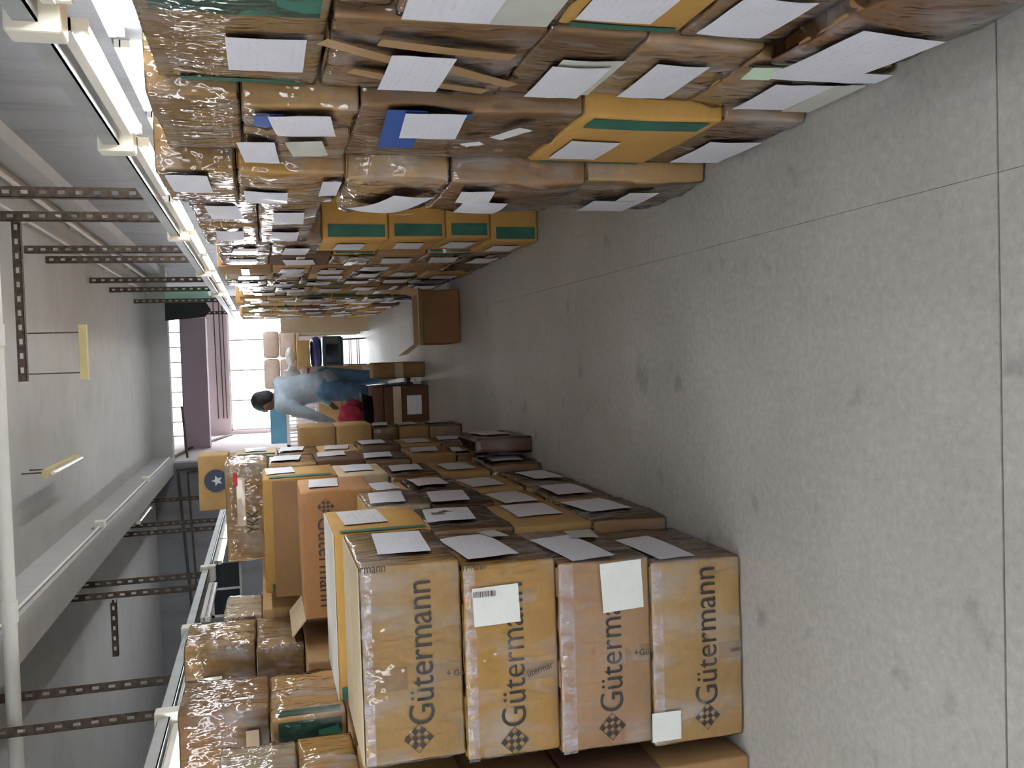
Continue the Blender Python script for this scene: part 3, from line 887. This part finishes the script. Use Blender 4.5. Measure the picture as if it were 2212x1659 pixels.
rb = random.Random(3); xx = 0
bm = bmesh.new()
zz = 0
while zz < .07:
    wv = rb.choice((.0015, .002, .003))
    a = [bm.verts.new((px, 0, pz)) for px, pz in ((0, 1e-4 + zz), (.018, 1e-4 + zz), (.018, zz + wv), (0, zz + wv))]
    bm.faces.new(a); zz += wv + rb.choice((.0015, .0025))
link('barcode', bmesh_mesh('barcode', bm), 'ink', GB[2].root, Vector((-.735 - GB[2].c.x, bx0.y, .842 - GB[2].c.z)))
GB[1].paper('F', -.745, .427, .155, .14, 2, 'sticker', 'white_sticker', .002)
GB[0].paper('F', -1.218, .285, .095, .1, 0, 'sticker', 'white_sticker', .002)
for c, (a, z, wd, ht, tl) in zip(GB, ((2.93, .235, .34, .13, 4), (2.94, .53, .36, .15, 6), (3.0, .84, .36, .17, 5), (3.04, 1.09, .36, .165, -3))):
    c.paper('R', a, z, wd, ht, tl)
GB[2].paper('R', 3.16, .745, .13, .07, 10, 'pouch', 'plastic_sleeve', .003)
GB[1].paper('R', 3.12, .43, .16, .1, -8, 'pouch', 'plastic_sleeve', .003)
for c, (z0, z1) in zip(GB, ((.02, .12), (.35, .42), (.66, .74), (.97, 1.0))):
    for yy in (2.86, 3.05):
        c.band('R', yy, yy + .006, z0, z1, 'ink', 'print_mark')
GB[3].flaps('pale')

def papers(c, y0, y1, z0, z1, rngp):
    c.paper('R', (y0 + y1) / 2 + rngp.uniform(-.06, .06), z0 + (z1 - z0) * rngp.uniform(.5, .65), min(.3, (y1 - y0) * .68), min(.19, (z1 - z0) * .6), rngp.uniform(-7, 7))
LRng = random.Random(5)
def lower(y0, y1, hs, X, tagline, matl, start=1):
    z = 0
    for t, h in enumerate(hs):
        c = lbox('%s %scarton, %s from the floor %s' % ({'kraft': 'kraft', 'brown': 'brown', 'dark_brown': 'dark brown', 'golden': 'golden', 'pale': 'pale', 'rust_box': 'reddish'}[matl[t]], 'wrapped ' if t % 2 == 0 else 'papered ', ORD[t + start], tagline),
                 y0, y1, z, z + h, matl[t], X + LRng.uniform(-.015, .015), dent=.007)
        c.film(.008) if t % 2 == 0 else None
        papers(c, y0, y1, z, z + h, LRng)
        z += h
    return z
# second column, topped by the pale green-banded carton
z = lower(3.32, 3.86, (.31, .31, .31), -.645, 'behind the front logo stack', ['brown', 'kraft', 'brown'])
c = lbox('pale carton with green edge band and sheet, directly behind topmost logo carton', 3.33, 3.86, z, 1.285, 'golden', -.612)
c.band('R', 3.335, 3.375, z + .02, 1.26); c.band('F', -1.215, -1.17, z + .02, 1.275); c.paper('R', 3.62, z + .23, .32, .16, 2, 'printed_paper'); c.flaps('white_card')
# third column lower
z = lower(3.9, 4.38, (.28, .27, .28), -.64, 'in the low column before the open carton', ['kraft', 'brown', 'dark_brown'])
c = lbox('kraft carton with black print marks and sheet on the low column', 3.9, 4.38, z, 1.1, 'pale', -.62).film(.008); c.paper('R', 4.1, 1.0, .3, .15, -4); c.flaps('kraft')
# fourth column with open logo carton
z = lower(4.42, 4.92, (.27, .28, .27, .2), -.64, 'under the open logo carton', ['brown', 'kraft', 'dark_brown', 'kraft'])
c = lbox('open reddish logo carton with one flap standing up', 4.42, 4.92, z, 1.36, 'rust_box', -.605)
c.text('Gütermann', -.735, 1.285, .42, .075, 180); c.logo(-.685, 1.245, .075); c.paper('R', 4.66, 1.24, .3, .14, -3)
fl_ = boxmesh('flap', (-.30, .30, -.003, .003, 0, .13))
link('open_flap', fl_, 'brown', c.root, (0, .24, c.d[2] - .004), (R(-6), 0, 0))
link('side_flap', boxmesh('flap', (-.003, .003, -.24, .24, 0, .1)), 'pale', c.root, (-.30, 0, c.d[2] - .004), (0, R(-50), 0))
# fifth column, golden green-banded carton
z = lower(5.0, 5.55, (.3, .28, .29, .27), -.62, 'under the tall golden green-banded carton', ['brown', 'kraft', 'rust_box', 'pale'])
c = lbox('tall golden carton with green band and sheet behind the open logo carton', 5.02, 5.55, z, 1.535, 'golden', -.605)
c.band('R', 5.03, 5.10, z + .03, 1.5); c.band('F', -1.215, -1.17, z + .04, 1.5); c.paper('R', 5.32, z + .3, .3, .15, 2)
# protruding floor carton
c = lbox('dark brown wrapped carton lying out into the aisle on the floor', 5.2, 5.72, 0, .34, 'dark_brown', -.48, .09, name='carton').film(.01); papers(c, 5.2, 5.72, .05, .34, LRng)
# sixth column with plain letters carton
z = lower(5.95, 6.5, (.3, .3, .3, .3, .3), -.63, 'under the red-marked lettered carton', ['kraft', 'brown', 'kraft', 'dark_brown', 'kraft'])
c = lbox('film-wrapped lettered carton with small red mark', 6.0, 6.5, z, 1.765, 'kraft', -.62).film(.006)
c.text('YKK', -1.06, z + .07, .14, .07, extra=.006); c.paper('F', -.72, 1.70, .08, .025, 0, 'red_print', 'red_mark'); c.paper('F', -.86, z + .17, .3, .05, 0, 'tan_tape', 'tape')
z = lower(6.55, 7.05, (.29, .29, .29, .28, .28), -.62, 'next after the red-marked lettered carton', ['brown', 'kraft', 'brown', 'kraft', 'brown'])
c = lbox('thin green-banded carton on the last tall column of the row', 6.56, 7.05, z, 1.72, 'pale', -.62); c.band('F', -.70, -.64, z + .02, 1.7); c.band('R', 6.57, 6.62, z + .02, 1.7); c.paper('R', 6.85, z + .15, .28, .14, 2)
z = lower(7.2, 7.7, (.26, .24, .2), -.52, 'at the row end beside the stooping person', ['brown', 'kraft', 'brown'])
for k in range(2):
    c = lbox('plain tan carton, %s on the row end beside the person' % ('lower' if k == 0 else 'upper'), 7.3, 7.75, z, z + .28, 'kraft', -.50, .4); z += .28
c = Carton('kraft carton with dark blue disc print hung up behind the lettered carton', -1.30, -.80, 8.6, 9.0, 1.84, 2.1, 'kraft', group=LR)
# its support stack
bm = bmesh.new()
bmesh.ops.create_circle(bm, cap_ends=True, segments=32, radius=.1, matrix=Matrix.Rotation(R(90), 4, 'X'))
link('disc_print', bmesh_mesh('disc', bm), 'navy_print', c.root, (.02, -.213, .11))
bm = bmesh.new()
pts = []
for i in range(10):
    r_ = .05 if i % 2 == 0 else .022
    pts.append(bm.verts.new((r_ * math.sin(i * math.pi / 5), 0, r_ * math.cos(i * math.pi / 5))))
bm.faces.new(pts)
link('white_print', bmesh_mesh('star', bm), 'white_print', c.root, (.02, -.216, .10))
z = 0
for t, h in enumerate((.37, .37, .37, .37, .36)):
    Carton('kraft carton, %s from the floor under the disc-printed carton' % ORD[t + 1], -1.35, -.82, 8.55, 9.05, z + .001, z + h - .001, ('brown', 'kraft')[t % 2], group=LR, n=3)
    z += h

# ------------------------------------------------------------------ back row behind the logo cartons
BR = 'cartons in the back row'
def bbox(lab, y0, y1, z0, z1, mat, X=-1.36, wd=.55, **k):
    return Carton(lab, X - wd, X, y0, y1, z0 + .001, z1 - .001, mat, group=BR, **k)
def bcol(y0, y1, X, hs, ml, where):
    z = 0
    for t, h in enumerate(hs):
        c = bbox('%s carton, %s from the floor of the back row %s' % ({'kraft': 'kraft', 'brown': 'brown', 'dark_brown': 'dark brown', 'pale': 'pale', 'golden': 'golden'}[ml[t]], ORD[t + 1], where), y0, y1, z, z + h, ml[t], X + LRng.uniform(-.01, .01), n=3)
        if t == 0 and 'front' in where:
            c.band('F', -1.9, -1.4, .02, .09)
        z += h
    return z
z = bcol(2.72, 3.25, -1.34, (.31, .31, .31, .31), ['brown', 'dark_brown', 'brown', 'kraft'], 'at its front end')
c = bbox('golden carton with green band under the grey wrapped one', 2.95, 3.42, z, 1.44, 'golden').film(.006); c.band('F', -1.85, -1.4, z + .02, z + .07)
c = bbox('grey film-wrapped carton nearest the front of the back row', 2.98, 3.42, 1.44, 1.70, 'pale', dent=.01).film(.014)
z = bcol(3.44, 4.1, -1.34, (.31, .31, .31, .31), ['kraft', 'brown', 'kraft', 'brown'], 'second column')
c = bbox('green-topped kraft carton wrapped in film under the tall wrapped one', 3.62, 4.15, z, 1.53, 'kraft').film(.012); c.band('R', 3.64, 3.70, z + .02, 1.5); c.band('F', -1.46, -1.38, z + .02, 1.5)
c = bbox('tall brown carton with film over its end, under the lit trunking', 3.78, 4.2, 1.53, 1.88, 'brown', dent=.008).film(.012); c.paper('F', -1.6, 1.6, .3, .05, 0, 'tan_tape', 'tape')
z = bcol(4.22, 5.1, -1.34, (.34, .34, .34, .34), ['kraft', 'brown', 'kraft', 'brown'], 'third column')
c = bbox('kraft carton with brown lower half beside the open logo carton', 4.6, 5.12, z, 1.59, 'kraft', dent=.008).film(.01)
c = bbox('film-swathed kraft carton with whitish sheet, top of third column', 4.68, 5.14, 1.59, 1.93, 'kraft', dent=.01).film(.016); c.paper('F', -1.6, 1.8, .18, .1, 3, 'pouch', 'plastic_sleeve')
z = bcol(5.18, 5.78, -1.34, (.38, .38, .4, .4), ['brown', 'kraft', 'brown', 'kraft'], 'fourth column')
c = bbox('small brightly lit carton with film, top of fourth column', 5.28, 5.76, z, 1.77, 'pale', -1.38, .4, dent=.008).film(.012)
z = bcol(6.0, 6.6, -1.34, (.38, .38, .4, .4), ['brown', 'kraft', 'brown', 'kraft'], 'fifth column')

# ------------------------------------------------------------------ aisle cartons
c = Carton('lone brown open-topped carton standing in the aisle beside the tall row', .10, .53, 7.12, 7.62, .001, .30, 'rust_box', yaw=1, dent=.008)
hx, hy, h = c.d
link('side_flap', boxmesh('flap', (-.215, .215, -.003, .003, 0, .14)), 'pale', c.root, (0, -hy + .01, h - .003), (R(68), 0, 0))
link('side_flap', boxmesh('flap', (-.003, .003, -.23, .23, 0, .16)), 'pale', c.root, (-hx + .01, 0, h - .003), (0, R(-35), 0))
link('side_flap', boxmesh('flap', (-.003, .003, -.23, .23, 0, .13)), 'kraft', c.root, (hx - .01, 0, h - .003), (0, R(20), 0))
c = Carton('dark carton with tan tape band and label in front of the person', -.72, -.25, 8.7, 9.15, .001, .42, 'dark_brown', dent=.006)
c.paper('F', -.485, .30, .45, .075, 0, 'tan_tape', 'tape'); c.paper('F', -.44, .14, .18, .14, 0, 'printed_paper', 'label_sheet')
c = Carton('brown taped carton standing beside the dark taped carton', -.19, -.03, 8.86, 9.2, .001, .5, 'brown', dent=.006)
c.paper('F', -.11, .25, .14, .08, 0, 'tan_tape', 'tape')
c = Carton('dark carton lying on the tape-banded carton', -.72, -.25, 8.72, 9.15, .422, .52, 'dark_brown')
# tub with crimson cloth
o = thing('tub', 'black round tub on the dark cartons below the crimson cloth', 'tub', (-.5, 8.9, .523))
bm = bmesh.new()
prof = [(.0, 0), (.15, 0), (.19, .09), (.2, .1), (.185, .1), (.14, .012), (0, .012)]
def lathe(bm, prof, seg=28):
    rings = []
    for r_, z_ in prof:
        rings.append([bm.verts.new((r_ * math.cos(2 * math.pi * i / seg), r_ * math.sin(2 * math.pi * i / seg), z_)) for i in range(seg)] if r_ > 1e-6 else [bm.verts.new((0, 0, z_))])
    for a, b in zip(rings[:-1], rings[1:]):
        for i in range(seg):
            j = (i + 1) % seg
            q = [a[i % len(a)], a[j % len(a)], b[j % len(b)], b[i % len(b)]]
            q = list(dict.fromkeys(q))
            if len(q) > 2: bm.faces.new(q)
lathe(bm, prof)
link('shell', bmesh_mesh('tub', bm), 'tub_navy', o, smooth=True)
bm = bmesh.new()
bmesh.ops.create_icosphere(bm, subdivisions=4, radius=1)
for v in bm.verts:
    n_ = noise.noise(v.co * 2.2) * .25 + noise.noise(v.co * 5) * .08
    v.co = Vector((v.co.x * .15, v.co.y * .13, v.co.z * .14)) * (1 + n_)
tag(link('cloth_bundle', bmesh_mesh('cloth', bm), 'crimson_cloth', None, (-.53, 8.9, .69), smooth=True), 'crimson cloth bundle heaped in the black tub', 'cloth')

# ------------------------------------------------------------------ person
def capsules(bm, segs, seg=14):
    for p0, r0, p1, r1 in segs:
        p0, p1 = Vector(p0), Vector(p1)
        cyl(bm, p0, p1, r0, r1, seg=seg)
        for p, r_ in ((p0, r0), (p1, r1)):
            bmesh.ops.create_icosphere(bm, subdivisions=2, radius=r_, matrix=Matrix.Translation(p))
def solid(name, segs, mat, parent, voxel=.014, smooth=6, ell=(), wrinkle=0.0, wf=9):
    bm = bmesh.new()
    capsules(bm, segs)
    for c_, rx, ry, rz, rot in ell:
        bmesh.ops.create_icosphere(bm, subdivisions=3, radius=1, matrix=Matrix.Translation(c_) @ Matrix.Rotation(R(rot), 4, 'Y') @ Matrix.Diagonal((rx, ry, rz, 1)))
    me = bmesh_mesh(name, bm)
    ob = bpy.data.objects.new('tmp', me)
    C.objects.link(ob)
    md = ob.modifiers.new('r', 'REMESH'); md.mode = 'VOXEL'; md.voxel_size = voxel
    ms = ob.modifiers.new('s', 'SMOOTH'); ms.iterations = smooth; ms.factor = .5
    dg = bpy.context.evaluated_depsgraph_get()
    out = bpy.data.meshes.new_from_object(ob.evaluated_get(dg))
    bpy.data.objects.remove(ob)
    out.name = name
    out.materials.clear()
    if wrinkle:
        for v in out.vertices:
            v.co += v.normal * wrinkle * noise.noise(Vector((v.co.x * wf, v.co.y * wf, v.co.z * wf * 1.6)))
    return link(name, out, mat, parent, smooth=True)
# built in world metres relative to (0,0,0) then parented to an Empty at the feet; facing -x and a little away, stooping over the tub
P = thing('person', 'person in pale blue shirt and jeans stooping over the cartons', 'person', (-.27, 9.66, 0), R(-32))
hipL, hipR = (.03, -.09, .90), (.05, .10, .90)
kneeL, kneeR = (-.03, -.10, .48), (.02, .12, .48)
ankL, ankR = (.03, -.11, .09), (.08, .13, .09)
chest = (-.045, 0, 1.22); neck = (-.10, 0, 1.40); head = (-.155, 0, 1.515)
shL, shR = (-.07, -.19, 1.345), (-.055, .19, 1.345)
elL, elR = (-.17, -.23, 1.07), (-.16, .22, 1.07)
wrL, wrR = (-.30, -.20, .85), (-.31, .18, .86)
body = [(hipL, .10, kneeL, .062), (hipR, .10, kneeR, .062), (kneeL, .06, ankL, .042), (kneeR, .06, ankR, .042),
        ((.04, 0, .95), .13, chest, .14), (chest, .145, (-.08, 0, 1.32), .11), (neck, .052, head, .055),
        (shL, .06, elL, .042), (shR, .06, elR, .042), (elL, .042, wrL, .028), (elR, .042, wrR, .028), ((-.07, -.12, 1.33), .07, (-.06, .12, 1.33), .07)]
for wr, sy in ((wrL, 1), (wrR, -1)):
    w_ = Vector(wr); d_ = Vector((-.7, 0, -.72)).normalized()
    palm = w_ + d_ * .075
    body.append((tuple(w_), .027, tuple(palm), .03))
    for i in range(4):
        b_ = palm + Vector((0, (i - 1.5) * .019, 0))
        k_ = b_ + d_ * (.035 if i in (1, 2) else .029)
        t_ = k_ + Vector((-.25, 0, -.97)) * (.034 if i in (1, 2) else .026)
        body += [(tuple(b_), .0095, tuple(k_), .009), (tuple(k_), .009, tuple(t_), .007)]
    tb = w_ + d_ * .03 + Vector((0, sy * .026, 0)); tk = tb + Vector((-.03, sy * .022, -.02)); tt = tk + Vector((-.012, sy * .002, -.03))
    body += [(tuple(tb), .012, tuple(tk), .0105), (tuple(tk), .0105, tuple(tt), .008)]
bodyell = [(head, .098, .077, .118, -18), ((-.185, 0, 1.465), .062, .056, .06, -18), ((-.262, 0, 1.495), .018, .013, .022, 0),
           ((-.15, .079, 1.505), .017, .010, .030, 0), ((-.15, -.079, 1.505), .017, .010, .030, 0), ((-.24, 0, 1.452), .012, .024, .006, 0), ((-.245, .03, 1.53), .01, .016, .006, 0), ((-.245, -.03, 1.53), .01, .016, .006, 0)]
solid('body', body, 'skin', P, .009, 3, bodyell)
for s_ in (-1, 1):
    bm = bmesh.new(); bmesh.ops.create_icosphere(bm, subdivisions=2, radius=.011)
    link('eye', bmesh_mesh('eye', bm), 'ink', P, (-.248, s_ * .031, 1.515), smooth=True)
solid('hair', [], 'hair', P, .01, 2, [((-.138, 0, 1.545), .108, .087, .098, -18), ((-.09, 0, 1.50), .065, .078, .09, -10)], .004, 60)
sh = [((.035, 0, .90), .155, chest, .165), (chest, .168, (-.075, 0, 1.31), .125), (shL, .078, elL, .06), (shR, .078, elR, .06), (elL, .06, wrL, .043), (elR, .06, wrR, .043), ((-.07, -.13, 1.335), .08, (-.06, .13, 1.335), .08), ((-.085, 0, 1.36), .07, (-.1, 0, 1.39), .062)]
solid('shirt', sh, 'shirt', P, .013, 3, [((.03, 0, .88), .15, .185, .11, 0)], .012, 11)
jn = [(hipL, .118, kneeL, .082), (hipR, .118, kneeR, .082), (kneeL, .08, (.028, -.11, .12), .066), (kneeR, .08, (.075, .13, .12), .066), ((.04, -.04, .90), .13, (.045, .05, .90), .13)]
solid('jeans', jn, 'jeans', P, .013, 3, (), .008, 14)
for ank in (ankL, ankR):
    a_ = Vector(ank)
    solid('shoe', [((a_.x + .03, a_.y, .045), .042, (a_.x - .15, a_.y, .036), .034), ((a_.x + .02, a_.y, .05), .044, (a_.x, a_.y, .1), .045)], 'shoe', P, .011, 3)

# ------------------------------------------------------------------ far end of the hall
def simple(name, lab, cat, boxes, mat, bev=.004, group=None):
    return tag(link(name, boxmesh(name, *boxes, bev=bev), mat), lab, cat, group)
# wire stand with television set
o = thing('wire_stand', 'thin black wire stand under the old television set', 'stand', (.13, 14.3, 0))
for sx in (-.2, .2):
    for sy in (-.15, .15):
        link('leg', cylmesh('leg', ((sx, sy, 0), (sx * .95, sy * .95, .34), .008), seg=8), 'black', o)
link('shelf', boxmesh('shelf', (-.22, .22, -.18, .18, .34, .36)), 'dark_metal', o)
for zz in (.1, .22):
    link('wire_rail', cylmesh('rail', ((-.2, -.15, zz), (.2, -.15, zz), .005), ((-.2, .15, zz), (.2, .15, zz), .005), seg=6), 'black', o)
o = thing('television', 'old boxy dark television set on the wire stand', 'television', (.13, 14.3, .361))
link('shell', boxmesh('shell', (-.24, .24, -.17, .17, 0, .28), bev=.015), 'tv_shell', o)
link('screen', boxmesh('screen', (-.17, .12, -.178, -.168, .05, .24), bev=.004), 'dark_glass', o)
link('control_panel', boxmesh('panel', (.14, .22, -.176, -.168, .05, .24)), 'dark_metal', o)
bm = bmesh.new()
bmesh.ops.create_icosphere(bm, subdivisions=4, radius=1)
for v in bm.verts:
    s_ = 3.2
    l_ = (abs(v.co.x) ** s_ + abs(v.co.y) ** s_ + abs(v.co.z) ** s_) ** (1 / s_)
    v.co = v.co / l_
    v.co = Vector((v.co.x * .25, v.co.y * .17, v.co.z * .085)) * (1 + .06 * noise.noise(v.co * 3))
tag(link('plastic_bundle', bmesh_mesh('b', bm), 'violet_plastic', None, (.12, 14.3, .735), smooth=True), 'shiny violet plastic bundle lying on the television set', 'bundle')
c = Carton('small open carton with white filling on the violet bundle', -.12, .32, 14.1, 14.5, .83, 1.02, 'sand')
bm = bmesh.new(); bmesh.ops.create_icosphere(bm, subdivisions=3, radius=1)
for v in bm.verts: v.co = Vector((v.co.x * .15, v.co.y * .14, v.co.z * .07)) * (1 + .2 * noise.noise(v.co * 3))
tag(link('white_bag', bmesh_mesh('b', bm), 'white_plastic', None, (.08, 14.3, 1.115), smooth=True), 'crumpled white plastic bag in the small open carton', 'bag')
# cupboard block carrying the wrapped bales
simple('packing_table', 'pale packing table behind the television set', 'table', [(-.45, .5, 14.9, 15.6, .95, 1.0), (-.42, -.37, 14.93, 14.98, 0, .95), (.42, .47, 14.93, 14.98, 0, .95), (-.42, -.37, 15.5, 15.55, 0, .95), (.42, .47, 15.5, 15.55, 0, .95)], 'pale_pallet')
for k, (x0, x1, z0, z1) in enumerate(((-.42, .06, 1.002, 1.25), (.07, .5, 1.002, 1.25), (-.42, .06, 1.255, 1.5), (.07, .5, 1.255, 1.5))):
    Carton('beige wrapped bale, %s pair on the packing table, %s' % (('lower', 'upper')[k // 2], ('nearer the person', 'nearer the tall row')[k % 2]), x0, x1, 14.95, 15.5, z0, z1, 'beige_bale', bulge=.008, r=.04, dent=.008, name='bale', cat='bale', group='bales on the packing table')
# carton pile beside
z = 0.0
for k, (h, mt, lab) in enumerate(((.3, 'pale', 'lowest pale carton in the pile between person and television'), (.28, 'kraft', 'kraft carton in the middle of the pile by the television'),
                                  (.24, 'sand', 'tan carton with white tape in the pile by the television'), (.22, 'white_card', 'topmost whitish carton with pink strip in the pile by television'))):
    c = Carton(lab, -.32, -.06, 11.8, 12.2, z + .001, z + h - .001, mt, n=3)
    if k == 2: c.paper('F', -.19, z + .12, .06, .22, 0, 'white_print', 'white_tape')
    if k == 3: c.paper('F', -.16, z + .15, .16, .03, 0, 'red_print', 'pink_strip')
    z += h
bm = bmesh.new(); bmesh.ops.create_icosphere(bm, subdivisions=3, radius=1)
for v in bm.verts: v.co = Vector((v.co.x * .12, v.co.y * .12, v.co.z * .11)) * (1 + .35 * noise.noise(v.co * 2.4))
tag(link('white_bag', bmesh_mesh('b', bm), 'white_plastic', None, (-.18, 12.0, 1.165), smooth=True), 'knotted white plastic bag on the topmost whitish carton', 'bag')
# white slatted crate on a low stack, blue board above
o = thing('wire_crate', 'white slatted wire crate beyond the stooping person', 'crate', (-.75, 11.9, .86))
link('rim', boxmesh('rim', (-.3, .3, -.2, -.17, .36, .40), (-.3, .3, .17, .2, .36, .40), (-.3, -.27, -.2, .2, .36, .40), (.27, .3, -.2, .2, .36, .40)), 'white_paint', o)
link('tray', boxmesh('tray', (-.3, .3, -.2, .2, 0, .03)), 'white_paint', o)
for i in range(12):
    x = -.28 + .56 * i / 11
    link('slat', boxmesh('slat', (x - .009, x + .009, -.2, -.19, .03, .36)), 'white_paint', o)
z = 0
for k in range(3):
    Carton('kraft carton, %s from the floor under the white wire crate' % ORD[k + 1], -1.08, -.45, 11.68, 12.12, z + .001, z + .286, 'kraft', n=3)
    z += .286
simple('blue_board', 'light blue board lying across the white wire crate', 'board', [(-1.0, -.5, 11.72, 12.1, 1.262, 1.45)], 'blue_board', .008)
# pale cartons seen past the crate
